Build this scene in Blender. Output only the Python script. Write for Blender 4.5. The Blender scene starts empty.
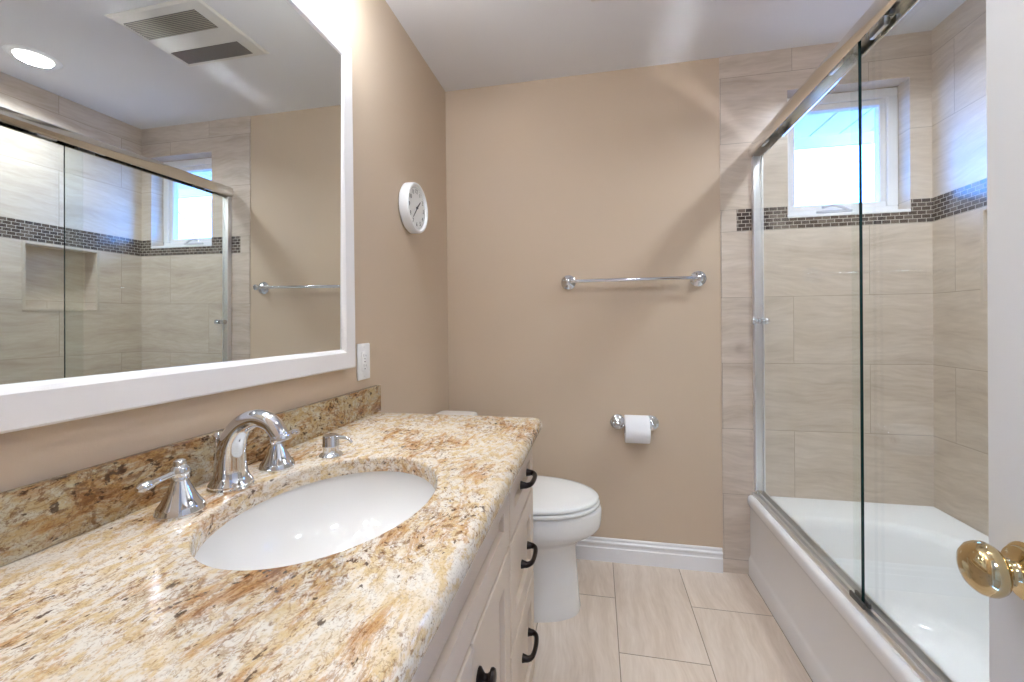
import bpy, bmesh, math, random
from mathutils import Vector, Matrix
PI = math.pi
scene = bpy.context.scene
COL = scene.collection

# ------------------------------------------------------------------ camera
F_PX, YAW, PITCH, ROLL, SX, SY, CZ, D, CX = 418.789, 11.3186, -.2933, -.607, .4155, -16.0436, 1.1949, 2.1444, .7834
cam_data = bpy.data.cameras.new('camera')
cam = bpy.data.objects.new('camera', cam_data)
COL.objects.link(cam)
_y, _p, _r = map(math.radians, (YAW, PITCH, ROLL))
fw = Vector((-math.sin(_y)*math.cos(_p), math.cos(_y)*math.cos(_p), math.sin(_p)))
rt = Vector((math.cos(_y), math.sin(_y), 0))
up = rt.cross(fw)
r2 = rt*math.cos(_r) + up*math.sin(_r)
u2 = up*math.cos(_r) - rt*math.sin(_r)
cam.matrix_world = Matrix(((r2.x, u2.x, -fw.x, CX), (r2.y, u2.y, -fw.y, 0), (r2.z, u2.z, -fw.z, CZ), (0, 0, 0, 1)))
cam_data.sensor_fit = 'HORIZONTAL'
cam_data.sensor_width = 36
cam_data.lens = F_PX/1024*36
cam_data.shift_x = -SX/1024
cam_data.shift_y = SY/1024
cam_data.clip_start = .01
scene.camera = cam

# ------------------------------------------------------------------ world, exposure, lights
scene.view_settings.view_transform = 'Standard'
scene.view_settings.look = 'None'
scene.view_settings.gamma = 1
scene.view_settings.use_curve_mapping = False
scene.view_settings.exposure = 0.0
scene.cycles.blur_glossy = .1
scene.cycles.sample_clamp_indirect = 0
world = bpy.data.worlds.new('sky')
scene.world = world
world.use_nodes = True
wb = world.node_tree.nodes['Background']
wb.inputs['Color'].default_value = (.11, .34, 1.0, 1)
wb.inputs['Strength'].default_value = 26.0


def point_light(name, loc, power, color, radius):
    l = bpy.data.lights.new(name, 'POINT')
    l.energy = power; l.color = color; l.shadow_soft_size = radius
    o = bpy.data.objects.new(name, l); COL.objects.link(o); o.location = loc
    return o


def area_light(name, loc, power, color, size, rot=(0, 0, 0), shape='DISK', spread=PI, size_y=None):
    l = bpy.data.lights.new(name, 'AREA')
    l.energy = power; l.color = color; l.shape = shape; l.size = size; l.spread = spread
    if size_y: l.size_y = size_y
    o = bpy.data.objects.new(name, l); COL.objects.link(o); o.location = loc; o.rotation_euler = rot
    return o


WARM = (.845, .93, 1.035)
RECESS = (1.895, 1.445)
ADDED_RECESS = (1.10, .62)
area_light('recessed_lamp', (RECESS[0], RECESS[1], 2.425), 12.0, WARM, .12, spread=2.6)
area_light('recessed_lamp', (ADDED_RECESS[0], ADDED_RECESS[1], 2.425), 4.8, WARM, .12, spread=2.8)  # second can, added out of view to brighten the left wall
VAN_Y = (.42, .77, 1.12)
for vy in VAN_Y:
    point_light('vanity_bulb', (.19, vy, 2.25), 6.0, WARM, .045)
area_light('hall_fill', (.9, -1.0, 2.40), 24, (.86, .94, 1.03), .5)  # fill light added behind the camera, for the door and back wall
# daylight entering by the window (guides sampling of the sky through the opening)
pl = area_light('window_portal', (1.895, D+.15, 1.97), 1, (1, 1, 1), .36, (-PI/2, 0, 0), 'RECTANGLE', size_y=.46)
pl.data.cycles.is_portal = True


# ------------------------------------------------------------------ helpers
def lin(r, g, b):
    def f(c):
        c /= 255
        return c/12.92 if c <= .04045 else ((c+.055)/1.055)**2.4
    return (f(r), f(g), f(b), 1)


class NT:
    def __init__(s, name):
        s.m = bpy.data.materials.new(name); s.m.use_nodes = True
        s.t = s.m.node_tree; s.n = s.t.nodes; s.l = s.t.links
        s.b = s.n['Principled BSDF']; s.out = s.n['Material Output']

    def node(s, typ, ins=None, **kw):
        n = s.n.new('ShaderNode'+typ)
        for k, v in kw.items(): setattr(n, k, v)
        for k, v in (ins or {}).items():
            if isinstance(v, bpy.types.NodeSocket): s.l.new(v, n.inputs[k])
            else: n.inputs[k].default_value = v
        return n

    def math(s, op, a, b=0.0, c=None):
        d = {0: a, 1: b}
        if c is not None: d[2] = c
        return s.node('Math', d, operation=op).outputs[0]

    def ramp(s, fac, stops, interp='LINEAR'):
        n = s.node('ValToRGB', {0: fac})
        n.color_ramp.interpolation = interp
        e = n.color_ramp.elements
        while len(e) > len(stops): e.remove(e[-1])
        while len(e) < len(stops): e.new(1)
        for i, (p, c) in enumerate(stops):
            e[i].position = p; e[i].color = c if len(c) == 4 else (*c, 1)
        return n.outputs[0]

    def mix(s, fac, a, b, blend='MIX'):
        n = s.n.new('ShaderNodeMix'); n.data_type = 'RGBA'; n.blend_type = blend
        for k, v in ((0, fac), (6, a), (7, b)):
            if isinstance(v, bpy.types.NodeSocket): s.l.new(v, n.inputs[k])
            else: n.inputs[k].default_value = v
        return n.outputs[2]

    def set(s, **kw):
        for k, v in kw.items():
            k = k.replace('_', ' ')
            if isinstance(v, bpy.types.NodeSocket): s.l.new(v, s.b.inputs[k])
            else: s.b.inputs[k].default_value = v
        return s

    def bump(s, h, strength, dist=.001):
        s.set(Normal=s.node('Bump', {'Height': h, 'Strength': strength, 'Distance': dist}).outputs[0])

    def coord(s):
        return s.node('TexCoord').outputs['Object']


def simple(name, col, rough=.5, metal=0.0, bump=None, **kw):
    k = NT(name)
    k.set(Base_Color=col, Roughness=rough, Metallic=metal, **kw)
    if bump:
        sc, st = bump
        k.bump(k.node('TexNoise', {'Vector': k.coord(), 'Scale': sc, 'Detail': 3}).outputs[0], st)
    return k.m


def paint(name, col, rough=.55, sc=260, st=.12, var=.02):
    k = NT(name)
    n = k.node('TexNoise', {'Vector': k.coord(), 'Scale': 1.7, 'Detail': 2})
    c2 = tuple(x*(1-var*3) for x in col[:3])+(1,)
    k.set(Base_Color=k.mix(n.outputs[0], col, c2), Roughness=rough)
    k.bump(k.node('TexNoise', {'Vector': k.coord(), 'Scale': sc, 'Detail': 2}).outputs[0], st, .002)
    return k.m


def tile_mat(name, ua, va, u0, v0, bw, bh, cols, grout, mortar=.0022, rough=.32, vdir=1.0, swirl=.9, sc=(1.7, 13.0)):
    """large stone-look tile in running bond; ua/va name the world axes along / across the tile"""
    k = NT(name)
    sep = k.node('SeparateXYZ', {0: k.coord()})
    ax = {'x': 0, 'y': 1, 'z': 2}
    u = k.math('SUBTRACT', sep.outputs[ax[ua]], u0-bw*10)
    v = k.math('SUBTRACT', sep.outputs[ax[va]], v0)
    vec = k.node('CombineXYZ', {0: u, 1: v}).outputs[0]
    br = k.node('TexBrick', {'Vector': vec, 'Color1': (0, 0, 0, 1), 'Color2': (1, 1, 1, 1), 'Mortar': (0, 0, 0, 1), 'Scale': 1.0,
                             'Mortar Size': mortar/2, 'Mortar Smooth': .1, 'Bias': 0.0, 'Brick Width': bw, 'Row Height': bh},
                offset=.5, offset_frequency=2)
    rnd = br.outputs['Color']
    w = k.math('MULTIPLY', rnd, 37.0)
    # veins: long strata, slightly tilted, bent by a slow warp
    warp = k.node('TexNoise', {'Vector': vec, 'W': w, 'Scale': 2.2, 'Detail': 2}, noise_dimensions='4D').outputs[0]
    vv = k.math('ADD', v, k.math('MULTIPLY', warp, .22*swirl))
    tilt = k.math('MULTIPLY', k.math('SUBTRACT', rnd, .35), .35*vdir)
    vv = k.math('ADD', vv, k.math('MULTIPLY', u, tilt))
    svec = k.node('CombineXYZ', {0: k.math('MULTIPLY', u, sc[0]), 1: k.math('MULTIPLY', vv, sc[1])}).outputs[0]
    n1 = k.node('TexNoise', {'Vector': svec, 'W': w, 'Scale': 1.0, 'Detail': 6, 'Roughness': .62}, noise_dimensions='4D').outputs[0]
    fine = k.node('CombineXYZ', {0: k.math('MULTIPLY', u, sc[0]*7), 1: k.math('MULTIPLY', vv, sc[1]*6)}).outputs[0]
    n2 = k.node('TexNoise', {'Vector': fine, 'W': w, 'Scale': 1.0, 'Detail': 3}, noise_dimensions='4D').outputs[0]
    base = k.ramp(n1, [(.28, cols[0]), (.46, cols[1]), (.62, cols[2]), (.8, cols[1])])
    base = k.mix(.36, base, k.ramp(n2, [(.3, cols[0]), (.7, cols[2])]))
    tone = k.math('MULTIPLY_ADD', rnd, .10, .95)
    base = k.mix(1.0, base, k.node('CombineColor', {0: tone, 1: tone, 2: tone}).outputs[0], 'MULTIPLY')
    col = k.mix(br.outputs['Fac'], base, grout)
    k.set(Base_Color=col, Roughness=k.math('MULTIPLY_ADD', br.outputs['Fac'], .4, rough))
    k.bump(k.math('SUBTRACT', 1.0, br.outputs['Fac']), .35, .0008)
    return k.m


def mosaic_mat(name, ua, u0, v0):
    k = NT(name)
    sep = k.node('SeparateXYZ', {0: k.coord()})
    u = k.math('SUBTRACT', sep.outputs[{'x': 0, 'y': 1}[ua]], u0-1.0)
    v = k.math('SUBTRACT', sep.outputs[2], v0)
    vec = k.node('CombineXYZ', {0: u, 1: v}).outputs[0]
    br = k.node('TexBrick', {'Vector': vec, 'Color1': (0, 0, 0, 1), 'Color2': (1, 1, 1, 1), 'Mortar': (0, 0, 0, 1), 'Scale': 1.0,
                             'Mortar Size': .0013, 'Mortar Smooth': .1, 'Bias': 0.0, 'Brick Width': .0335, 'Row Height': .0172},
                offset=.5, offset_frequency=2)
    c = k.ramp(br.outputs['Color'], [(0, lin(52, 42, 38)), (.3, lin(84, 70, 62)), (.55, lin(66, 58, 56)), (.8, lin(112, 98, 88)), (1, lin(74, 60, 52))])
    k.set(Base_Color=k.mix(br.outputs['Fac'], c, lin(186, 176, 164)), Roughness=k.math('MULTIPLY_ADD', br.outputs['Fac'], .5, .18))
    k.bump(k.math('SUBTRACT', 1.0, br.outputs['Fac']), .5, .001)
    return k.m


def granite_mat(name='granite', bias=0.0, tone=(.86, .83, .78, 1)):
    k = NT(name)
    co = k.coord()
    warp = k.node('TexNoise', {'Vector': co, 'Scale': 3.0, 'Detail': 3})
    wv = k.node('VectorMath', {0: warp.outputs['Color'], 1: (.5, .5, .5)}, operation='SUBTRACT').outputs[0]
    wv = k.node('VectorMath', {0: wv, 'Scale': .10}, operation='SCALE').outputs[0]
    cw = k.node('VectorMath', {0: co, 1: wv}, operation='ADD').outputs[0]

    def stretched(rz, s):
        return k.node('Mapping', {'Vector': cw, 'Rotation': (0, 0, math.radians(rz)), 'Scale': s}).outputs[0]
    flow = stretched(26, (1.0, .5, 1.0))
    grain = stretched(26, (1.0, .62, 1.0))
    patch = k.node('TexNoise', {'Vector': co, 'Scale': 5.5, 'Detail': 3, 'Roughness': .5}).outputs[0]
    pc = k.math('SUBTRACT', patch, .5-bias)
    big = k.node('TexNoise', {'Vector': flow, 'Scale': 19, 'Detail': 8, 'Roughness': .68}).outputs[0]
    col = k.ramp(big, [(.30, lin(206, 186, 156)), (.42, lin(240, 226, 204)), (.53, lin(226, 198, 152)), (.61, lin(242, 232, 218)), (.75, lin(208, 186, 154))])
    pale = k.node('TexNoise', {'Vector': grain, 'Scale': 60, 'Detail': 4, 'Roughness': .6}).outputs[0]
    col = k.mix(k.ramp(pale, [(.455, (0, 0, 0)), (.58, (.88, .88, .88))]), col, lin(243, 238, 231))
    # ochre bands
    o = k.node('TexNoise', {'Vector': stretched(30, (1.0, .27, 1.0)), 'Scale': 27, 'Detail': 10, 'Roughness': .76, 'Distortion': .4}).outputs[0]
    of = k.math('ADD', o, k.math('MULTIPLY', pc, .40))
    col = k.mix(k.ramp(of, [(.53, (0, 0, 0)), (.585, (.6, .6, .6)), (.67, (.9, .9, .9))]), col, lin(206, 152, 90))
    col = k.mix(k.ramp(of, [(.625, (0, 0, 0)), (.68, (.75, .75, .75))]), col, lin(150, 94, 50))
    # thin brown veins between the pale grains
    v1 = k.node('TexNoise', {'Vector': grain, 'Scale': 46, 'Detail': 5, 'Roughness': .6, 'Distortion': .6}).outputs[0]
    rid = k.math('ABSOLUTE', k.math('SUBTRACT', v1, .5))
    rid = k.math('SUBTRACT', rid, k.math('MULTIPLY', pc, .06))
    col = k.mix(k.ramp(rid, [(.004, (.5, .5, .5)), (.026, (0, 0, 0))]), col, lin(160, 116, 76))
    # brown grain
    g = k.node('TexNoise', {'Vector': grain, 'Scale': 112, 'Detail': 4, 'Roughness': .68}).outputs[0]
    gf = k.math('ADD', g, k.math('MULTIPLY', pc, .30))
    col = k.mix(k.ramp(gf, [(.575, (0, 0, 0)), (.635, (.7, .7, .7))]), col, lin(138, 94, 58))
    # dark flecks
    f = k.node('TexNoise', {'Vector': grain, 'Scale': 88, 'Detail': 3, 'Roughness': .6}).outputs[0]
    ff = k.math('ADD', f, k.math('MULTIPLY', pc, .32))
    col = k.mix(k.ramp(ff, [(.64, (0, 0, 0)), (.685, (.85, .85, .85))]), col, lin(76, 52, 38))
    gr = k.node('TexNoise', {'Vector': co, 'Scale': 330, 'Detail': 2}).outputs[0]
    col = k.mix(k.ramp(gr, [(.55, (0, 0, 0)), (.66, (.35, .35, .35))]), col, lin(150, 122, 92))
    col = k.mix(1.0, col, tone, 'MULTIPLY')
    k.set(Base_Color=col, Roughness=.16, Specular_IOR_Level=.45)
    return k.m


def glass_mat(name, tint, edge=False):
    """clear architectural sheet: straight-through transmission with a mirror-like surface reflection"""
    k = NT(name)
    fac = k.node('LayerWeight', {'Blend': .5}).outputs['Facing']
    f = k.math('MULTIPLY_ADD', k.math('POWER', fac, 5.0), .55, .035)
    tr = k.node('BsdfTransparent', {'Color': tint}).outputs[0]
    gl = k.node('BsdfGlossy', {'Color': (1, 1, 1, 1), 'Roughness': .0}).outputs[0]
    mx = k.node('MixShader', {0: f, 1: tr, 2: gl}).outputs[0]
    k.l.new(mx, k.out.inputs[0])
    return k.m


def emit(name, col, s):
    k = NT(name)
    k.set(Base_Color=(.9, .9, .9, 1), Emission_Color=col, Emission_Strength=s)
    return k.m


M = {}
M['beige'] = paint('beige_paint', lin(203, 182, 158), .6, 220, .10)
M['ceiling'] = paint('ceiling_paint', lin(224, 221, 220), .8, 120, .15)
M['trim'] = simple('white_trim_paint', lin(232, 230, 230), .35)
M['cab'] = paint('cabinet_paint', lin(216, 198, 179), .42, 300, .03, .01)
M['door'] = simple('door_paint', lin(222, 222, 222), .45)
M['frame'] = simple('mirror_frame_paint', lin(234, 230, 228), .4)
TC = (lin(174, 157, 141), lin(199, 183, 166), lin(214, 200, 186))
GR = lin(158, 145, 130)
H = .3095
M['tb_low'] = tile_mat('shower_tile_back_lower', 'x', 'z', 1.673, .065, .61, H, TC, GR)
M['tb_up'] = tile_mat('shower_tile_back_upper', 'x', 'z', 1.673, 1.406, .61, .31, TC, GR)
M['tr_low'] = tile_mat('shower_tile_side_lower', 'y', 'z', 1.72, .065, .61, H, TC, GR)
M['tr_up'] = tile_mat('shower_tile_side_upper', 'y', 'z', 1.72, 1.406, .61, .31, TC, GR)
FC = (lin(203, 183, 164), lin(219, 201, 183), lin(231, 216, 201))
M['floor'] = tile_mat('floor_tile', 'y', 'x', 1.855, .233, .61, .31, FC, lin(150, 132, 114), .0035, .3, 1.2, .7, (2.2, 20.0))
M['mos_b'] = mosaic_mat('mosaic_back', 'x', 1.435, 1.614)
M['mos_r'] = mosaic_mat('mosaic_side', 'y', 2.144, 1.614)
M['granite'] = granite_mat()
M['granite_splash'] = granite_mat('granite_brown_shaded', .13, (.60, .57, .46, 1))  # browner pattern; tone also darkened for the shade on the upright strip
M['chrome'] = simple('chrome', (.70, .72, .76, 1), .06, 1.0)
M['nickel'] = simple('polished_nickel', (.84, .82, .79, 1), .12, 1.0)
M['alu'] = simple('bright_aluminium', (.84, .84, .85, 1), .34, 1.0)
M['brass'] = simple('polished_brass', (.66, .52, .29, 1), .10, 1.0)
M['bronze'] = simple('oil_rubbed_bronze', lin(38, 28, 25), .32, .6)
M['porcelain'] = simple('white_porcelain', lin(233, 230, 226), .08, 0, None, Specular_IOR_Level=.5)
M['acrylic'] = simple('white_tub_enamel', lin(236, 235, 235), .14)
M['seat'] = simple('white_seat_plastic', lin(236, 235, 232), .22)
M['mirror'] = simple('mirror_silver', (.81, .845, .835, 1), .0, 1.0)
M['glass'] = glass_mat('shower_glass', (.965, .985, .975, 1))
M['glass_edge'] = simple('glass_edge_green', lin(22, 48, 46), .15)
M['pane'] = glass_mat('window_glass', (.97, .98, .98, 1))
M['black'] = simple('black_gap', lin(16, 15, 15), .7)
M['plastic'] = simple('white_plastic', lin(238, 238, 238), .3)
M['grey_plastic'] = simple('grey_slot', lin(120, 120, 122), .5)
M['vent'] = simple('vent_plastic', lin(212, 206, 196), .5)
M['vent_dark'] = simple('vent_grille_dark', lin(104, 98, 90), .8)  # dark sheet behind the louvres
M['paper'] = simple('tissue_paper', lin(240, 239, 240), .9, 0, (400, .1))
M['card'] = simple('cardboard_core', lin(120, 104, 86), .9)
M['dial'] = simple('clock_dial', lin(238, 238, 236), .5)
M['ink'] = simple('clock_ink', lin(84, 82, 84), .5)
M['red_ink'] = simple('clock_red_ink', lin(150, 60, 56), .5)
M['lens'] = emit('lamp_diffuser', (1, .95, .88, 1), 6)
M['shade'] = emit('frosted_shade', (1, .94, .86, 1), 2.5)
M['soffit'] = simple('soffit_paint', lin(232, 222, 222), .6)
M['bark'] = simple('bare_bark', lin(92, 80, 72), .9, 0, (60, .4))
M['hall'] = paint('hall_paint', lin(206, 190, 168), .7)
M['hallfloor'] = simple('hall_carpet', lin(170, 156, 140), .95, 0, (300, .4))

_loc = {}


def link(name, bm, mat, parent=None, smooth=35, mats=None):
    me = bpy.data.meshes.new(name)
    bmesh.ops.recalc_face_normals(bm, faces=bm.faces)
    off = Vector((0, 0, 0))
    q = parent
    if parent is not None: off = _loc[parent]
    if off.length: bmesh.ops.translate(bm, verts=bm.verts, vec=-off)
    bm.to_mesh(me); bm.free()
    for x in (mats or [mat]): me.materials.append(x)
    if smooth is not None:
        me.polygons.foreach_set('use_smooth', [True]*len(me.polygons))
        me.set_sharp_from_angle(angle=math.radians(smooth))
    o = bpy.data.objects.new(name, me); COL.objects.link(o)
    if parent is not None: o.parent = parent
    _loc[o] = off.copy()
    return o


def tag(o, label=None, cat=None, group=None, kind=None):
    if label: o['label'] = label
    if cat: o['category'] = cat
    if group: o['group'] = group
    if kind: o['kind'] = kind
    return o


def thing(name, label, cat, loc, group=None, kind=None):
    o = bpy.data.objects.new(name, None); COL.objects.link(o)
    o.location = loc; o.empty_display_size = .05
    _loc[o] = Vector(loc)
    return tag(o, label, cat, group, kind)


def new(): return bmesh.new()


def box(bm, x0, x1, y0, y1, z0, z1, bev=0.0, seg=2, mi=0):
    vs = [bm.verts.new((x, y, z)) for z in (z0, z1) for y in (y0, y1) for x in (x0, x1)]
    fs = [bm.faces.new([vs[i] for i in q]) for q in ((0, 2, 3, 1), (4, 5, 7, 6), (0, 1, 5, 4), (2, 6, 7, 3), (0, 4, 6, 2), (1, 3, 7, 5))]
    for f in fs: f.material_index = mi
    if bev:
        es = list({e for f in fs for e in f.edges})
        bmesh.ops.bevel(bm, geom=es, offset=bev, segments=seg, profile=.5, affect='EDGES', clamp_overlap=True)
    return bm


def ring_faces(bm, a, b, closed=True):
    n = len(a)
    for i in range(n if closed else n-1):
        j = (i+1) % n
        bm.faces.new((a[i], a[j], b[j], b[i]))


def loft(bm, rings, cap0=True, cap1=True):
    vr = [[bm.verts.new(p) for p in r] for r in rings]
    for a, b in zip(vr, vr[1:]): ring_faces(bm, a, b)
    if cap0: bm.faces.new(vr[0][::-1])
    if cap1: bm.faces.new(vr[-1])
    return vr


def lathe(bm, prof, org, axis=(0, 0, 1), seg=32, cap0=True, cap1=True):
    ax = Vector(axis).normalized()
    t = Vector((1, 0, 0)) if abs(ax.x) < .9 else Vector((0, 1, 0))
    e1 = (t - ax*t.dot(ax)).normalized(); e2 = ax.cross(e1)
    o = Vector(org)
    rings = [[o + ax*h + (e1*math.cos(2*PI*i/seg) + e2*math.sin(2*PI*i/seg))*max(r, 1e-5) for i in range(seg)] for r, h in prof]
    return loft(bm, rings, cap0, cap1)


def smooth_path(pts, n=6):
    """Catmull-Rom resample of (x,y,z,r)"""
    P = [Vector(p) for p in pts]; P = [P[0]*2-P[1]] + P + [P[-1]*2-P[-2]]
    out = []
    for i in range(1, len(P)-2):
        for k in range(n):
            t = k/n
            a, b, c, d = P[i-1], P[i], P[i+1], P[i+2]
            out.append(.5*((2*b) + (c-a)*t + (2*a-5*b+4*c-d)*t*t + (3*b-a-3*c+d)*t**3))
    out.append(P[-2])
    return out


def tube(bm, pts, seg=16, n=6, flat=1.0, smooth=True):
    q = smooth_path([Vector(p).to_4d() if len(p) == 3 else Vector(p) for p in pts], n) if smooth else [Vector(p) for p in pts]
    c = [Vector(p[:3]) for p in q]; r = [p[3] for p in q]
    prev = None; rings = []
    for i in range(len(c)):
        t = (c[min(i+1, len(c)-1)] - c[max(i-1, 0)]).normalized()
        if prev is None:
            h = Vector((0, 0, 1)) if abs(t.z) < .9 else Vector((0, 1, 0))
            e1 = (h - t*h.dot(t)).normalized()
        else:
            e1 = (prev - t*prev.dot(t)).normalized()
        prev = e1; e2 = t.cross(e1)
        rings.append([c[i] + (e1*math.cos(2*PI*k/seg)*flat + e2*math.sin(2*PI*k/seg))*r[i] for k in range(seg)])
    return loft(bm, rings)


def extrude_y(bm, prof, y0, y1):
    """closed (x,z) outline pushed along y"""
    a = [bm.verts.new((x, y0, z)) for x, z in prof]; b = [bm.verts.new((x, y1, z)) for x, z in prof]
    ring_faces(bm, a, b); bm.faces.new(a[::-1]); bm.faces.new(b)
    return bm


def extrude_x(bm, prof, x0, x1):
    a = [bm.verts.new((x0, y, z)) for y, z in prof]; b = [bm.verts.new((x1, y, z)) for y, z in prof]
    ring_faces(bm, a, b); bm.faces.new(a[::-1]); bm.faces.new(b)
    return bm


def rrect(x0, x1, y0, y1, rad, nc=8, ns=10):
    """rounded rectangle outline, radii (x0y0, x1y0, x1y1, x0y1); constant count"""
    if not isinstance(rad, (tuple, list)): rad = [rad]*4
    cs = [((x0, y0), 1, 1, PI), ((x1, y0), -1, 1, 1.5*PI), ((x1, y1), -1, -1, 0), ((x0, y1), 1, -1, .5*PI)]
    arcs = []
    for (c, sx, sy, a0), r in zip(cs, rad):
        r = max(r, 1e-4); o = (c[0]+sx*r, c[1]+sy*r)
        arcs.append([(o[0]+r*math.cos(a0+.5*PI*i/nc), o[1]+r*math.sin(a0+.5*PI*i/nc)) for i in range(nc+1)])
    out = []
    for i in range(4):
        out += arcs[i]
        p, q = arcs[i][-1], arcs[(i+1) % 4][0]
        out += [(p[0]+(q[0]-p[0])*k/ns, p[1]+(q[1]-p[1])*k/ns) for k in range(1, ns)]
    return out


def wall_holes(bm, plane, c0, c1, a0, a1, z0, z1, hole=None):
    """slab between c0..c1 on axis `plane`, spanning a0..a1 on the other horizontal axis, with one rectangular hole"""
    def b(p, q, r, s):
        if q-p < 1e-5 or s-r < 1e-5: return
        if plane == 'y': box(bm, p, q, c0, c1, r, s)
        else: box(bm, c0, c1, p, q, r, s)
    if hole is None: b(a0, a1, z0, z1)
    else:
        h0, h1, g0, g1 = hole
        g0c, g1c = max(g0, z0), min(g1, z1)
        b(a0, h0, z0, z1); b(h1, a1, z0, z1); b(h0, h1, z0, g0c); b(h0, h1, g1c, z1)
    return bm


def struct(name, bm, mat, label=None, smooth=None, parent=None):
    o = link(name, bm, mat, parent, smooth)
    if parent is None:
        tag(o, label, 'structure', None, 'structure')
    return o


# ------------------------------------------------------------------ room shell
XR, XT, XTUB, HC = 2.217, 1.365, 1.472, 2.44
TUB0 = .62
b = new(); box(b, -.12, XR+.12, -.0, D+.12, -.1, 0); struct('floor', b, M['floor'], 'pale beige stone look plank tile floor')
b = new(); box(b, -.12, XR+.12, 0, D+.12, HC, HC+.1); struct('ceiling', b, M['ceiling'], 'plain off white bathroom ceiling')
b = new(); box(b, -.12, 0, 0, D+.12, 0, HC); struct('wall_left', b, M['beige'], 'beige painted wall behind vanity and mirror')
b = new(); box(b, 0, XT, D, D+.12, 0, HC); struct('wall_back', b, M['beige'], 'beige painted back wall with towel bar')
WX0, WX1, WZ0, WZ1 = 1.65, 2.138, 1.668, 2.25
MZ0, MZ1, MX0 = 1.614, 1.717, 1.435
b = new(); wall_holes(b, 'y', D-.004, D+.12, XT, XR+.12, 0, MZ0); wsb = struct('wall_shower_back', b, M['tb_low'], 'stone look tile wall at far end of tub')
tw = link('upper_tile', wall_holes(new(), 'y', D-.004, D+.12, XT, XR+.12, MZ1, HC, (WX0, WX1, WZ0, WZ1)), M['tb_up'], wsb, None)
b = new(); wall_holes(b, 'y', D-.004, D+.12, MX0, XR+.12, MZ0, MZ1, (WX0, WX1, WZ0, WZ1)); link('mosaic_band', b, M['mos_b'], wsb, None)
b = new(); box(b, XT, MX0, D-.004, D+.12, MZ0, MZ1); link('edge_tile', b, M['tb_up'], wsb, None)
for p0, p1 in ((WX0, WX0+.003), (WX1-.003, WX1)):
    b = new(); box(b, p0, p1, D-.0035, D+.0705, WZ0+.009, WZ1); link('reveal_tile', b, M['tb_up'], wsb, None)
NY0, NY1, NZ0, NZ1 = 1.58, 1.896, 1.257, 1.60
b = new(); wall_holes(b, 'x', XR, XR+.12, TUB0-.12, D+.0, 0, MZ0, (NY0, NY1, NZ0, NZ1))
box(b, XR+.095, XR+.12, NY0, NY1, NZ0, NZ1)
wsr = struct('wall_shower_right', b, M['tr_low'], 'stone look tile wall along the tub with niche')
b = new(); box(b, XR, XR+.12, TUB0-.12, D, MZ1, HC); link('upper_tile', b, M['tr_up'], wsr, None)
b = new(); box(b, XR, XR+.12, TUB0-.12, D, MZ0, MZ1); link('mosaic_band', b, M['mos_r'], wsr, None)
# pencil trim round the niche
b = new()
t_ = .012
for (p0, p1, q0, q1) in ((NY0-t_, NY1+t_, NZ1-.0015, NZ1+.008), (NY0-t_, NY1+t_, NZ0-t_, NZ0+.0015), (NY0-t_, NY0+.0015, NZ0, NZ1), (NY1-.0015, NY1+t_, NZ0, NZ1)):
    box(b, XR-.003, XR+.01, p0, p1, q0, q1, .001, 1)
link('niche_edge_trim', b, simple('niche_trim', lin(196, 182, 166), .3), wsr, None)
b = new(); box(b, XTUB, XR, TUB0-.12, TUB0, 0, HC); struct('wall_shower_front', b, M['tr_up'], 'tile wing wall at near end of tub')
# front wall with the doorway the picture is taken from
DX0, DX1 = .60, 1.205
b = new(); wall_holes(b, 'y', -.12, 0, -.12, XR+.12, 0, HC, (DX0, DX1, 0, 2.03)); struct('wall_front', b, M['beige'], 'beige wall with the doorway')
b = new(); box(b, XTUB, XR+.12, 0, TUB0-.12, 0, HC); struct('wall_right', b, M['beige'], 'beige wall beside the doorway')
# hall beyond the doorway
b = new()
box(b, -.6, 2.3, -2.2, -.12, -.1, 0)
struct('floor_hall', b, M['hallfloor'], 'carpet of the hall outside')
b = new()
box(b, -.6, 2.3, -2.3, -2.2, 0, HC); box(b, -.7, -.6, -2.3, -.12, 0, HC); box(b, 2.3, 2.4, -2.3, -.12, 0, HC)
struct('wall_hall', b, M['hall'], 'beige walls of the hall outside')
b = new(); box(b, -.7, 2.4, -2.3, -.12, HC, HC+.1); struct('ceiling_hall', b, M['ceiling'], 'ceiling of the hall outside')

# baseboards
bbp = [(0, 0), (.016, 0), (.016, .066), (.012, .070), (.012, .082), (.015, .086), (.015, .093), (.009, .099), (.009, .108), (.006, .113), (0, .113)]
b = new(); extrude_x(b, [(D-p, z) for p, z in bbp], 0, XT-.004); struct('baseboard_back', b, M['trim'], 'white moulded baseboard under the towel bar', 25)
b = new(); extrude_y(b, [(p, z) for p, z in bbp], 1.375, D-.016); struct('baseboard_left', b, M['trim'], 'white moulded baseboard behind the toilet', 25)

# ------------------------------------------------------------------ window
win = thing('window_1', 'small white awning window above the mosaic band', 'window', (1.894, D+.09, WZ0), None, 'structure')
FY0, FY1 = D+.071, D+.125


def rect_frame(bm, x0, x1, z0, z1, w, y0, y1, bev=.003):
    for q in ((x0, x1, z0, z0+w), (x0, x1, z1-w, z1), (x0, x0+w, z0+w, z1-w), (x1-w, x1, z0+w, z1-w)):
        box(bm, q[0], q[1], y0, y1, q[2], q[3], bev, 1)
    return bm


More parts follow.
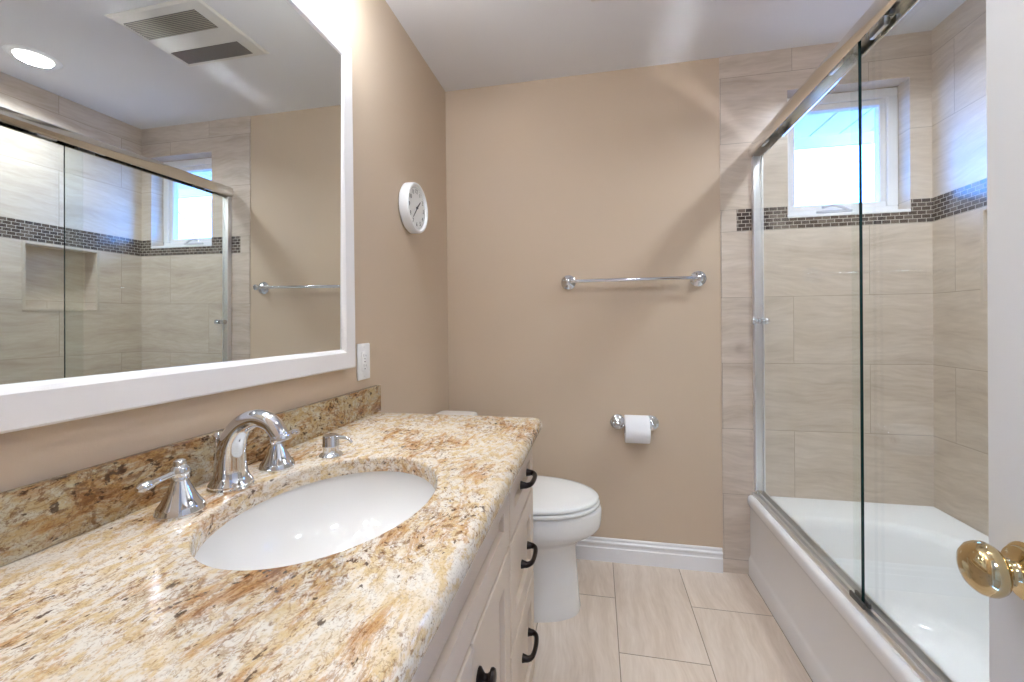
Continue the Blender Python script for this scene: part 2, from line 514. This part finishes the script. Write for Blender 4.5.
link('window_frame', rect_frame(new(), WX0+.001, WX1-.001, WZ0+.001, WZ1-.001, .042, FY0, FY1), M['trim'], win, None)
link('window_sash', rect_frame(new(), WX0+.043, WX1-.043, WZ0+.043, WZ1-.043, .026, FY0+.012, FY1-.004), M['trim'], win, None)
b = new(); box(b, WX0+.067, WX1-.067, FY1-.022, FY1-.018, WZ0+.067, WZ1-.067); link('window_pane', b, M['pane'], win, None)
b = new()
box(b, 1.80, 1.945, FY0-.018, FY0, 1.690, 1.703, .004)
tube(b, [(1.93, FY0-.012, 1.700, .006), (1.90, FY0-.02, 1.712, .006), (1.86, FY0-.022, 1.722, .005), (1.82, FY0-.018, 1.716, .007)], 10, 5)
link('window_crank', b, simple('crank_zinc', lin(190, 190, 194), .4), win)
b = new(); box(b, WX0+.001, WX1-.001, D-.006, FY0, WZ0-.006, WZ0+.008, .003); link('window_sill', b, M['trim'], win, None)
# eave outside
ev = new()
for i in range(34):
    box(ev, -.5+i*.16, -.5+i*.16+.152, D+.12, D+.70, 2.300, 2.315, .003, 1)
box(ev, -.5, 5, D+.12, D+.70, 2.315, 2.33)
eave = link('roof_eave', ev, M['soffit'], None, None)
tag(eave, 'white boarded soffit of the roof eave outside the window', 'eave', None, 'structure')
b = new(); box(b, -.5, 5, D+.70, D+.72, 2.235, 2.42); link('fascia', b, M['soffit'], eave, None)
b = new(); box(b, -20, 25, D+.12, 40, -.5, -.4); struct('ground', b, simple('ground_bounce_tone', lin(108, 84, 78), .9, 0, (8, .4)), 'garden ground outside the window')  # unseen ground; reddish tone chosen to warm the light bounced onto the soffit
# bare tree out in the garden
random.seed(7)
tr = new()


def branch(p, d, L, r, lev):
    q = [p]
    for i in range(4):
        d = (d + Vector((random.uniform(-.22, .22), random.uniform(-.22, .22), random.uniform(-.05, .16)))).normalized()
        q.append(q[-1] + d*L/4)
    tube(tr, [(*v, r*(1-.55*i/4)) for i, v in enumerate(q)], 6, 2)
    if lev < 4:
        for k in range(3 if lev < 3 else 2):
            a = q[random.randint(2, 4)]
            nd = (d + Vector((random.uniform(-.9, .9), random.uniform(-.9, .9), random.uniform(-.1, .5)))).normalized()
            branch(a, nd, L*random.uniform(.55, .8), r*.5, lev+1)


branch(Vector((7.7, 7.0, -.4)), Vector((0, 0, 1)), 2.2, .07, 0)
tree = link('bare_tree', tr, M['bark'])
tag(tree, 'leafless tree outside, seen through the window in the mirror', 'tree')

# ------------------------------------------------------------------ vanity cabinet
VY0, VY1, VF = .03, 1.345, .563
van = thing('vanity_cabinet', 'off white shaker vanity cabinet with dark pulls under granite top', 'cabinet', (.28, .69, 0))
b = new()
box(b, .002, VF, VY0, VY0+.018, .10, .848); box(b, .002, VF, VY1-.018, VY1, .10, .848)
box(b, .002, .012, VY0+.018, VY1-.018, .10, .848); box(b, .012, VF, VY0+.018, VY1-.018, .10, .118); box(b, VF-.02, VF, VY0+.018, VY1-.018, .118, .848)
box(b, .002, .50, VY0+.002, VY1-.002, 0, .10)
link('cabinet_body', b, M['cab'], van, None)


def shaker(bm, y0, y1, z0, z1, x0, th=.02, rail=.055, dep=.010):
    xf = x0+th; e = .0025
    R = lambda d, x: [bm.verts.new((x, y, z)) for y, z in ((y0+d, z0+d), (y1-d, z0+d), (y1-d, z1-d), (y0+d, z1-d))]
    rs = [R(0, x0), R(0, xf-e), R(e, xf), R(rail, xf), R(rail+.001, xf-dep-.005), R(rail+.0055, xf-dep-.005), R(rail+.0075, xf-dep)]
    for p, q in zip(rs, rs[1:]): ring_faces(bm, p, q)
    bm.faces.new(rs[-1]); bm.faces.new(rs[0][::-1])
    return bm


def pull(parent, y, z, x0=VF+.02):
    bm = new()
    g = .048
    tube(bm, [(x0-.001, y-g, z, .0115), (x0+.006, y-g, z, .0095), (x0+.016, y-g+.001, z, .0075), (x0+.025, y-g+.014, z, .0065), (x0+.028, y, z, .0062),
              (x0+.025, y+g-.014, z, .0065), (x0+.016, y+g-.001, z, .0075), (x0+.006, y+g, z, .0095), (x0-.001, y+g, z, .0115)], 12, 5)
    o = link('pull_handle', bm, M['bronze'], parent)
    tag(o, 'dark bronze arched pull')


def knob(parent, y, z, x0=VF+.02):
    bm = new()
    lathe(bm, [(.0145, -.001), (.0145, .003), (.010, .007), (.0062, .011), (.006, .015), (.009, .019), (.0150, .021), (.0158, .024), (.014, .028), (.008, .030)], (x0, y, z), (1, 0, 0), 24)
    tag(link('knob', bm, M['bronze'], parent), 'dark bronze round knob')


link('false_front', shaker(new(), .360, .938, .686, .838, VF), M['cab'], van, 20)
for y0, y1, ky in ((.360, .643, .61), (.648, .938, .676)):
    d_ = link('cabinet_door', shaker(new(), y0, y1, .112, .676, VF), M['cab'], van, 20)
    knob(d_, ky, .60)
for y0, y1 in ((.05, .348), (.950, 1.302)):
    for z0, z1, hz in ((.686, .838, .762), (.424, .676, .551), (.112, .414, .299)):
        d_ = link('drawer', shaker(new(), y0, y1, z0, z1, VF), M['cab'], van, 20)
        pull(d_, (y0+y1)/2+.018, hz)

# ------------------------------------------------------------------ countertop, backsplash, sink
TOP, BOT = .883, .848
SCX, SCY, SRX, SRY = .312, .682, .176, .227
CY0, CY1, CXF = .004, 1.378, .607
bm = new()


def crect(d, z):
    pts = rrect(.001, CXF-d, CY0, CY1-d, [.001, .02, max(.03-d, .004), .001], 8, 26)
    return [(x, y, z) for x, y in pts]


ref = crect(0, 0)
ang = [math.atan2((y-SCY)/SRY, (x-SCX)/SRX) for x, y, z in ref]
ell = lambda s, z: [(SCX+SRX*s*math.cos(a)+0, SCY+SRY*s*math.sin(a), z) for a in ang]
R_ = .020
outer = [crect(R_*(1-math.sin(t*PI/2/6)), TOP-R_*(1-math.cos(t*PI/2/6))) for t in range(7)]
outer += [crect(0, BOT+.006), crect(.002, BOT+.002), crect(.006, BOT)]
rings = [ell(1.0, BOT), ell(1.0, TOP-.006), ell(1.006, TOP-.002), ell(1.018, TOP)] + outer + [ell(1.0, BOT)]
vr = [[bm.verts.new(p) for p in r] for r in rings]
for p, q in zip(vr, vr[1:]): ring_faces(bm, p, q)
bmesh.ops.remove_doubles(bm, verts=bm.verts, dist=1e-6)
ct = link('countertop', bm, M['granite'], None, 40)
tag(ct, 'cream and brown granite countertop with oval sink cutout', 'countertop')
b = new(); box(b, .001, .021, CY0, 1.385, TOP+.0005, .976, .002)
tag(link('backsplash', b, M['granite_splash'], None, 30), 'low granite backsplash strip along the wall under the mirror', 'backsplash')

sink = thing('sink', 'white oval undermount sink set in the granite', 'sink', (SCX, SCY, .66))
bm = new(); N = 72
E = lambda s, z: [(SCX+SRX*s*math.cos(2*PI*i/N), SCY+SRY*s*math.sin(2*PI*i/N), z) for i in range(N)]
prof = [(1.10, .8475), (1.035, .8475), (1.03, .842)] + [(1.02*math.cos(t*PI/2/14), .842-.150*math.sin(t*PI/2/14)**.9) for t in range(1, 13)] + [(.115, .690)]
out = [(.115, .680), (.35, .684), (.60, .695), (.80, .715), (.93, .745), (1.0, .78), (1.03, .82), (1.03, .838), (1.10, .838)]
vr = loft(bm, [E(s, z) for s, z in prof+out], False, False)
ring_faces(bm, vr[-1], vr[0])
link('bowl', bm, M['porcelain'], sink, 50)
b = new(); lathe(b, [(.001, .688), (.020, .688), (.021, .691), (.026, .694), (.030, .6955), (.032, .694)][::1], (SCX, SCY, 0), (0, 0, 1), 32, True, False); 
tag(link('drain', b, M['chrome'], sink), 'chrome drain')

# ------------------------------------------------------------------ faucet
fau = thing('faucet', 'chrome widespread faucet with arched spout and two lever handles', 'faucet', (.088, .685, TOP))
fx, fy = .088, .685
bm = new()
lathe(bm, [(.0385, 0), (.039, .004), (.037, .007), (.0375, .010), (.035, .014), (.032, .018), (.030, .024)], (fx, fy, TOP+.0003), (0, 0, 1), 40)
tube(bm, [(fx, fy, TOP+.012, .0310), (fx, fy, TOP+.04, .0275), (fx+.002, fy, TOP+.072, .0250), (fx+.011, fy, TOP+.100, .0225), (fx+.032, fy, TOP+.124, .0195),
          (fx+.062, fy, TOP+.135, .0172), (fx+.090, fy, TOP+.128, .0162), (fx+.107, fy, TOP+.110, .0158), (fx+.113, fy, TOP+.097, .0158)], 28, 6)
lathe(bm, [(.0165, -.004), (.0185, 0), (.0185, .006), (.0165, .009), (.013, .009)], (fx+.1115, fy, TOP+.102), (.33, 0, -.94), 28)
link('spout', bm, M['chrome'], fau, 40)
b = new()
lathe(b, [(.004, 0), (.0032, .004), (.0032, .075), (.005, .078), (.0062, .084), (.0062, .096), (.004, .100)], (.042, .700, TOP+.0), (0, 0, 1), 16)
link('lift_rod', b, M['chrome'], fau)
for hy, s in ((.578, -1), (.795, 1)):
    bm = new()
    lathe(bm, [(.0345, 0), (.0355, .003), (.0355, .006), (.0335, .009), (.0335, .011), (.0315, .014), (.027, .020), (.0215, .031), (.0165, .042), (.0130, .050), (.0110, .054),
               (.0135, .056), (.0135, .059), (.011, .062)], (.096, hy, TOP+.0003), (0, 0, 1), 40)
    h_ = link('handle_base', bm, M['chrome'], fau, 40)
    bm = new()
    lathe(bm, [(.012, .060), (.0145, .064), (.0150, .070), (.0130, .076), (.009, .079), (.0095, .082), (.0088, .087), (.004, .090)], (.096, hy, TOP), (0, 0, 1), 24)
    tube(bm, [(.096, hy+s*.006, TOP+.069, .0075), (.096, hy+s*.022, TOP+.068, .0062), (.096, hy+s*.040, TOP+.066, .0068), (.096, hy+s*.051, TOP+.065, .0100), (.096, hy+s*.061, TOP+.064, .0095), (.096, hy+s*.068, TOP+.0635, .004)], 16, 5, .75)
    link('lever', bm, M['chrome'], h_, 40)
soap = thing('soap_dispenser', 'small chrome soap pump at far end of the sink', 'soap dispenser', (.163, .889, TOP))
b = new()
lathe(b, [(.026, 0), (.027, .003), (.0235, .007), (.0185, .010), (.0180, .022), (.0195, .024), (.0195, .027), (.0185, .029), (.0185, .046), (.0165, .050), (.006, .051)], (.163, .889, TOP+.0003), (0, 0, 1), 28)
link('pump_body', b, M['chrome'], soap, 40)
b = new()
tube(b, [(.170, .889, TOP+.044, .0048), (.190, .889, TOP+.046, .0042), (.208, .889, TOP+.044, .0036), (.218, .889, TOP+.034, .0032)], 12, 5)
link('nozzle', b, M['chrome'], soap)

# ------------------------------------------------------------------ mirror
mir = thing('mirror', 'large rectangular mirror in wide white painted frame above vanity', 'mirror', (0, .69, 1.059))
my0, my1, mz0, mz1, fwid = .178, 1.205, 1.059, 2.066, .060
bm = new()


def mframe(d, x): return [(x, y, z) for y, z in ((my0+d, mz0+d), (my1-d, mz0+d), (my1-d, mz1-d), (my0+d, mz1-d))]


loft(bm, [mframe(0, .002), mframe(0, .032), mframe(.004, .036), mframe(fwid-.010, .036), mframe(fwid-.003, .031), mframe(fwid, .026), mframe(fwid, .002)], False, False)
link('mirror_frame', bm, M['frame'], mir, 20)
# the silvered sheet leans a hair in its frame
nrm = Vector((math.cos(.0163)*math.cos(.0093), -math.sin(.0163)*math.cos(.0093), -math.sin(.0093)))
def on(y, z, off=0): return (.022 - (nrm.y*(y-.8) + nrm.z*(z-1.5))/nrm.x + off, y, z)
q = [(my0+.045, mz0+.045), (my1-.045, mz0+.045), (my1-.045, mz1-.045), (my0+.045, mz1-.045)]
bm = new(); loft(bm, [[on(y, z, -.005) for y, z in q], [on(y, z) for y, z in q]])
link('mirror_glass', bm, M['mirror'], mir, None)

# vanity light bar above the mirror
vl = thing('vanity_light', 'bar of three frosted shades above the mirror', 'lamp', (0, .69, 2.2))
b = new(); box(b, .001, .022, .34, 1.20, 2.24, 2.32, .006); link('back_plate', b, M['nickel'], vl)
for vy in VAN_Y:
    b = new(); tube(b, [(.02, vy, 2.29, .008), (.08, vy, 2.31, .008), (.16, vy, 2.325, .008), (.19, vy, 2.35, .012)], 12, 5); a_ = link('arm', b, M['nickel'], vl)
    b = new(); lathe(b, [(.03, .0), (.042, -.03), (.055, -.06), (.06, -.075), (.058, -.075), (.05, -.05), (.03, -.008)], (.19, vy, 2.37), (0, 0, 1), 32, True, True)
    link('shade', b, M['shade'], a_)

# ------------------------------------------------------------------ clock
clk = thing('wall_clock', 'round white wall clock on the beige wall beside the mirror', 'clock', (0, 1.68, 1.69))
cy, cz, cr = 1.68, 1.69, .106
b = new()
lathe(b, [(cr-.006, .001), (cr, .006), (cr, .036), (cr-.003, .043), (cr-.008, .045), (cr-.012, .043), (cr-.015, .034)], (0, cy, cz), (1, 0, 0), 64, True, False)
link('case', b, M['plastic'], clk, 40)
b = new(); lathe(b, [(cr-.010, .030), (cr-.012, .034), (.001, .034)], (0, cy, cz), (1, 0, 0), 64, True, True); dial = link('dial', b, M['dial'], clk, 40)


def text_mesh(s, size):
    cu = bpy.data.curves.new('t', 'FONT'); cu.body = s; cu.size = size; cu.align_x = 'CENTER'; cu.align_y = 'CENTER'; cu.extrude = .0003; cu.resolution_u = 3
    o = bpy.data.objects.new('t', cu); COL.objects.link(o)
    bpy.context.view_layer.update()
    me = bpy.data.meshes.new_from_object(o.evaluated_get(bpy.context.evaluated_depsgraph_get()))
    bpy.data.objects.remove(o); bpy.data.curves.remove(cu)
    return me


b = new()
for h in range(1, 13):
    me = text_mesh(str(h), .026)
    a = PI/2 - h*PI/6
    # text X -> +y seen from the room looking at -x means mirrored: local x -> world +y, local y -> world z, local z -> world x
    mt = Matrix(((0, 0, 1, .0346), (1, 0, 0, cy+.070*math.cos(a)), (0, 1, 0, cz+.070*math.sin(a)), (0, 0, 0, 1)))
    me.transform(mt); b.from_mesh(me); bpy.data.meshes.remove(me)
for i in range(60):
    a = i*PI/30; r0, r1, w = (.082, .088, .0008)
    ca, sa = math.cos(a), math.sin(a)
    vs = [b.verts.new((.0348, cy+r*ca-w*t*sa, cz+r*sa+w*t*ca)) for r, t in ((r0, -1), (r1, -1), (r1, 1), (r0, 1))]
    b.faces.new(vs)
link('numerals', b, M['ink'], dial, None)


def hand(name, ang, L, w, tail, x, mat):
    a = PI/2-math.radians(ang); ca, sa = math.cos(a), math.sin(a)
    b = new()
    pr = [(-tail, w), (L*.85, w*.7), (L, 0.0003), (L*.85, -w*.7), (-tail, -w)]
    P = lambda xx: [(xx, cy+l*ca-t*sa, cz+l*sa+t*ca) for l, t in pr]
    loft(b, [P(x), P(x+.0012)])
    link(name, b, mat, clk, None)


hand('hour_hand', 47, .050, .0035, .010, .0365, M['ink'])
hand('minute_hand', 222, .068, .0025, .012, .0382, M['ink'])
b = new(); lathe(b, [(.005, 0), (.005, .006), (.002, .007)], (.0342, cy, cz), (1, 0, 0), 16); link('hand_pin', b, M['ink'], clk)

# ------------------------------------------------------------------ outlet
out_ = thing('wall_outlet', 'white electrical outlet at right end of the mirror frame', 'outlet', (0, 1.30, 1.068))
b = new(); box(b, 0.0005, .007, 1.262, 1.338, 1.007, 1.130, .003); link('cover_plate', b, M['plastic'], out_)
b = new(); box(b, .0065, .0095, 1.283, 1.317, 1.034, 1.103, .0015); dv = link('receptacle', b, M['plastic'], out_)
b = new()
for zc in (1.086, 1.052):
    box(b, .0092, .0099, 1.2925, 1.2945, zc-.001, zc+.008); box(b, .0092, .0099, 1.305, 1.3075, zc-.001, zc+.006)
    lathe(b, [(.0028, 0), (.0028, .0007)], (.0092, 1.30, zc-.008), (1, 0, 0), 12)
box(b, .0092, .0099, 1.2955, 1.3045, 1.066, 1.0695)
link('slot', b, M['grey_plastic'], dv, None)
for zc in (1.019, 1.118):
    b = new(); lathe(b, [(.003, 0), (.0025, .001)], (.007, 1.30, zc), (1, 0, 0), 12); link('cover_screw', b, M['alu'], out_)

# ------------------------------------------------------------------ toilet
toi = thing('toilet', 'white two piece toilet beyond the vanity', 'toilet', (.4, 1.765, 0))
TY = 1.765


def egg(xb, xf, hw, z, n=56, sq=2.0, cfrac=.45):
    cx = xb+(xf-xb)*cfrac
    pts = []
    for i in range(n):
        a = 2*PI*i/n; c, s = math.cos(a), math.sin(a)
        p = 2/(sq if c > 0 else 2.6)
        ex = (xf-cx) if c > 0 else (cx-xb)
        pts.append((cx+ex*math.copysign(abs(c)**p, c), TY+hw*math.copysign(abs(s)**p, s), z))
    return pts


bm = new()
lv = [(.17, .706, .128, 0, 2.3), (.165, .709, .131, .012, 2.3), (.17, .704, .127, .04, 2.3), (.18, .698, .124, .13, 2.3), (.18, .693, .124, .22, 2.3), (.175, .692, .128, .262, 2.25),
      (.165, .700, .138, .288, 2.2), (.155, .724, .155, .308, 2.12), (.145, .756, .173, .326, 2.06), (.137, .782, .185, .342, 2.0), (.132, .793, .190, .358, 2.0), (.13, .797, .191, .385, 2.0), (.13, .798, .191, .424, 2.0), (.13, .794, .188, .433, 2.0), (.14, .784, .180, .436, 2.0)]
loft(bm, [egg(a, f, h, z, sq=s) for a, f, h, z, s in lv])
link('bowl', bm, M['porcelain'], toi, 60)
bm = new()
loft(bm, [egg(.247, .778, .180, .4365), egg(.245, .788, .188, .4395), egg(.243, .791, .191, .443), egg(.243, .791, .191, .451), egg(.246, .786, .187, .4545)])
link('seat', bm, M['seat'], toi, 40)
bm = new()
loft(bm, [egg(.25, .780, .184, .4575), egg(.248, .787, .190, .461), egg(.248, .787, .190, .471), egg(.252, .781, .186, .476), egg(.27, .755, .168, .4795), egg(.33, .66, .10, .4815), egg(.42, .54, .03, .482)])
link('lid', bm, M['seat'], toi, 50)
for s in (-1, 1):
    b = new(); box(b, .225, .262, TY+s*.075-.022, TY+s*.075+.022, .436, .470, .006); link('seat_hinge', b, M['seat'], toi)
bm = new()
rk = lambda d, z, r=.03: [(x, y, z) for x, y in rrect(.022+d*.3, .206-d, 1.60+d, 1.985-d, r, 6, 6)]
loft(bm, [rk(.03, .40), rk(.012, .43), rk(.004, .55), rk(0, .726)])
link('tank', bm, M['porcelain'], toi, 40)
bm = new()
loft(bm, [rk(-.002, .727), rk(-.006, .731), rk(-.006, .752), rk(-.003, .759), rk(.004, .762, .03), rk(.02, .763, .03)])
link('tank_lid', bm, M['porcelain'], toi, 40)
b = new(); lathe(b, [(.014, 0), (.014, .006), (.008, .012)], (.212, 1.60, .68), (1, 0, 0), 20); tube(b, [(.222, 1.60, .68, .006), (.228, 1.63, .676, .006), (.228, 1.68, .668, .007)], 10, 4)
tag(link('flush_lever', b, M['chrome'], toi), 'chrome flush lever')

# ------------------------------------------------------------------ towel bar and paper holder
tb = thing('towel_bar', 'chrome towel bar on the beige back wall', 'towel bar', (.955, D, 1.397))


def post(parent, x, z, proj):
    bm = new()
    lathe(bm, [(.036, .0005), (.037, .004), (.034, .007), (.035, .010), (.030, .013), (.027, .016), (.028, .019), (.020, .023), (.012, .028), (.0105, .040), (.0105, proj-.014), (.016, proj-.011), (.0175, proj), (.0165, proj+.008), (.010, proj+.013), (.002, proj+.014)],
          (x, D, z), (0, -1, 0), 36)
    return link('mounting_post', bm, M['chrome'], parent, 40)


post(tb, .647, 1.397, .058); post(tb, 1.264, 1.397, .058)
b = new(); lathe(b, [(.0085, 0), (.0085, .617)], (.647, D-.058, 1.397), (1, 0, 0), 20); link('bar', b, M['chrome'], tb)
tp = thing('paper_holder', 'chrome toilet paper holder low on the back wall', 'paper holder', (.96, D, .697))
post(tp, .884, .697, .062); post(tp, 1.042, .697, .062)
b = new(); lathe(b, [(.007, 0), (.007, .04), (.010, .042), (.010, .118), (.007, .12), (.007, .158)], (.884, D-.062, .697), (1, 0, 0), 20); link('spindle', b, M['chrome'], tp)
rl = thing('toilet_paper_roll', 'white toilet paper roll on the chrome holder', 'toilet paper', (.969, D-.066, .680))
ry, rz_ = D-.066, .680
b = new()
vr = lathe(b, [(.0205, .0), (.064, .0), (.0655, .002), (.0655, .109), (.064, .111), (.0205, .111)], (.914, ry, rz_), (1, 0, 0), 48, False, False)
ring_faces(b, vr[-1], vr[0])
rl_o = link('roll', b, M['paper'], rl, 40)
b = new(); vr = lathe(b, [(.0185, -.001), (.0204, -.001), (.0204, .112), (.0185, .112)], (.914, ry, rz_), (1, 0, 0), 32, False, False); ring_faces(b, vr[-1], vr[0])
tag(link('core', b, M['card'], rl, 40), 'grey cardboard core')

# ------------------------------------------------------------------ bathtub
tub = thing('bathtub', 'white alcove bathtub behind the glass doors', 'bathtub', (1.84, 1.38, 0))
RIM = .377
bm = new()
e_ = .002
NCc, NSs = 8, 14
def orect(d, z, dx=0): return [(x, y, z) for x, y in rrect(XTUB+d+dx, XR-e_-d*.1, TUB0+e_, D-.004-e_, .0015, NCc, NSs)]
def brect(d, z):
    return [(x, y, z) for x, y in rrect(1.560+d, 2.125-d, TUB0+.10+d, 1.935-d*1.6, [min(q, .48*(.565-2*d)) for q in (.10, .12, .24, .09)], NCc, NSs)]
outer = [orect(.0, .0, .002), orect(.0, .075, .002), orect(.0, .084, .006), orect(.0, .100, .010), orect(0, .318, .010), orect(0, .332, .003), orect(0, .340, 0), orect(0, .362, 0), orect(.004, .371), orect(.013, RIM)]
inner = [brect(-.012, RIM), brect(-.004, RIM-.003), brect(.004, RIM-.012), brect(.012, RIM-.04), brect(.03, .24), brect(.055, .12), brect(.075, .075), brect(.11, .055), brect(.18, .05)]
vr = loft(bm, outer+inner, True, True)
link('tub_shell', bm, M['acrylic'], tub, 40)
b = new(); lathe(b, [(.03, 0), (.03, .003), (.02, .005)], (1.84, .95, .0505), (0, 0, 1), 24); tag(link('drain', b, M['chrome'], tub), 'chrome drain')

# ------------------------------------------------------------------ shower doors
shw = thing('shower_door', 'frameless sliding glass shower doors on the tub rim', 'shower door', (1.52, 1.38, RIM))
bm = new()
extrude_y(bm, [(1.488, 1.962), (1.486, 1.978), (1.487, 1.996), (1.491, 2.009), (1.498, 2.015), (1.541, 2.015), (1.547, 2.012), (1.549, 2.005), (1.549, 1.955), (1.545, 1.953), (1.543, 1.956), (1.543, 1.998), (1.498, 1.998), (1.498, 1.956), (1.494, 1.954)], TUB0+.002, D-.0045)
link('header_rail', bm, M['nickel'], shw, 22)
bm = new()
extrude_y(bm, [(1.494, RIM+.0006), (1.494, RIM+.008), (1.500, RIM+.014), (1.503, RIM+.014), (1.506, RIM+.006), (1.512, RIM+.006), (1.514, RIM+.018), (1.521, RIM+.018), (1.523, RIM+.006), (1.534, RIM+.006), (1.537, RIM+.026), (1.544, RIM+.026), (1.546, RIM+.0006)], TUB0+.002, D-.0045)
link('bottom_track', bm, M['alu'], shw, 30)
for y0, y1 in ((D-.029, D-.0045), (TUB0+.001, TUB0+.027)):
    bm = new()
    ends = [(1.500, y0), (1.500, y1), (1.5420, y1), (1.5420, y0), (1.5360, y0), (1.5360, (y0+y1)/2), (1.5042, (y0+y1)/2), (1.5042, y0)] if y0 > 1 else [(1.500, y1), (1.500, y0), (1.5420, y0), (1.5420, y1), (1.5360, y1), (1.5360, (y0+y1)/2), (1.5042, (y0+y1)/2), (1.5042, y1)]
    P = lambda z: [(x, y, z) for x, y in ends]
    loft(bm, [P(RIM+.027), P(1.953)])
    link('wall_jamb', bm, M['alu'], shw, 30)


def panel(x, y0, y1):
    bm = new()
    th, z0, z1 = .004, RIM+.020, 1.972
    box(bm, x-th, x+th, y0, y1, z0, z1)
    for f in bm.faces:
        f.normal_update()
        f.material_index = 1 if f.normal.y < -.5 else 0
    g = link('glass_panel', bm, None, shw, None, [M['glass'], M['glass_edge']])
    for yy in (y0+.12, y1-.12):
        b = new(); box(b, x-.006, x+.006, yy-.03, yy+.03, 1.958, 1.984, .002)
        lathe(b, [(.010, -.007), (.011, -.004), (.011, .004), (.010, .007)], (x+.0, yy, 1.985), (1, 0, 0), 18)
        link('roller_hanger', b, M['alu'], g)
    return g


ga = panel(1.5085, 1.336, 2.122)
gb = panel(1.5290, TUB0+.02, 1.412)
b = new()
for s, x0 in ((-1, 1.5042), (1, 1.5128)):
    lathe(b, [(.0125, 0), (.0125, .003), (.007, .006), (.007, .012), (.0135, .016), (.0155, .022), (.0140, .029), (.006, .031)], (x0, 2.074, 1.191), (s, 0, 0), 24)
tag(link('pull_knob', b, M['chrome'], ga, 40), 'round chrome knob through the glass')
b = new()
box(b, 1.499, 1.5055, 1.318, 1.385, RIM+.014, RIM+.030, .002); box(b, 1.5125, 1.5195, 1.318, 1.385, RIM+.018, RIM+.032, .002)
tag(link('panel_guide', b, simple('guide_grey', lin(78, 78, 76), .4), shw), 'dark plastic guide on the track')

# ------------------------------------------------------------------ ceiling fittings
for RX, RY, rlab in ((*RECESS, 'round recessed ceiling light over the tub'), (*ADDED_RECESS, 'added round ceiling light, out of view near the entry door')):
  rec = thing('recessed_light', rlab, 'light', (RX, RY, HC), 'recessed ceiling lights')
  b = new(); vr = lathe(b, [(.068, -.006), (.082, -.007), (.092, -.004), (.095, -.0005), (.068, -.0005)], (RX, RY, HC), (0, 0, 1), 48, False, False); ring_faces(b, vr[-1], vr[0])
  link('trim_ring', b, M['plastic'], rec, 40)
  b = new(); lathe(b, [(.067, -.0045), (.067, -.0006)], (RX, RY, HC), (0, 0, 1), 48); link('lens', b, M['lens'], rec)
fan = thing('exhaust_fan', 'rectangular ceiling exhaust fan with two grilles seen in the mirror', 'exhaust fan', (1.0, 1.48, HC))
b = new()
vx0, vx1, vy0, vy1 = .775, 1.240, 1.312, 1.662
R = lambda d, z: [(x, y, z) for x, y in ((vx0+d, vy0+d), (vx1-d, vy0+d), (vx1-d, vy1-d), (vx0+d, vy1-d))]
loft(b, [R(0, HC-.0005), R(0, HC-.003), R(.010, HC-.008)])
link('cover', b, M['vent'], fan, 20)
for gy0, gy1, ns in ((1.358, 1.462, 12), (1.552, 1.636, 16)):
    b = new(); box(b, .842, 1.21, gy0, gy1, HC-.0095, HC-.0083); g_ = link('grille', b, M['vent_dark'], fan, None)
    b = new()
    for i in range(ns):
        yy = gy0+(i+.5)*(gy1-gy0)/ns
        box(b, .842, 1.21, yy-.0013, yy+.0013, HC-.0115, HC-.0096)
    link('louvre', b, simple('louvre_plastic', lin(168, 158, 142) if ns == 12 else lin(128, 120, 112), .6), g_, None)

# ------------------------------------------------------------------ entry door, swung open beside the tub
EX, EY = 1.2575, .6235
dirv = Vector((.1045, .9945, 0)); nv = Vector((-.9945, .1045, 0))
dr = thing('door_1', 'white entry door swung open with polished brass knob', 'door', (EX, EY, 0), None, 'structure')
bm = new()
DW, DT = .60, .035


def dbox(bm, s0, s1, n0, n1, z0, z1, bev=0):
    k = len(bm.verts)
    t = bmesh.new(); box(t, n0, n1, s0, s1, z0, z1, bev)
    for v in t.verts:
        v.co = Vector((EX, EY, v.co.z)) + dirv*v.co.y + nv*v.co.x
    me = bpy.data.meshes.new('t'); t.to_mesh(me); t.free(); bm.from_mesh(me); bpy.data.meshes.remove(me)


dbox(bm, -DW, 0, -DT, 0, .012, 2.03, .0015)
link('door_leaf', bm, M['door'], dr, 30)
kp = Vector((EX, EY, .911)) + dirv*(-.060)
bm = new()
lathe(bm, [(.0325, .0003), (.0328, .003), (.030, .006), (.0285, .0065), (.0275, .0095), (.023, .0115), (.016, .0125), (.0125, .016), (.0115, .022), (.0135, .026)], kp, nv, 40)
lathe(bm, [(.010, .020), (.0125, .0245), (.020, .027), (.0262, .0315), (.0288, .037), (.0288, .042), (.0268, .0475), (.0214, .053), (.013, .0565), (.004, .0575)], kp, nv, 40)
k1 = link('door_knob', bm, M['brass'], dr, 40); tag(k1, 'polished brass knob')
bm = new()
lathe(bm, [(.0325, .0003), (.030, .006), (.0275, .0095), (.016, .0125), (.0115, .022), (.019, .030), (.0268, .042), (.0250, .0525), (.0200, .058), (.004, .0625)], kp-nv*DT, -nv, 40)
tag(link('door_knob', bm, M['brass'], dr, 40), 'polished brass knob')
b = new()
for xx in ((DX0, DX0+.018), (DX1-.018, DX1)): box(b, xx[0], xx[1], -.12, .0, 0, 2.03)
box(b, DX0+.018, DX1-.018, -.12, 0, 2.012, 2.03)
struct('trim_1', b, M['trim'], 'white jamb lining of the doorway')
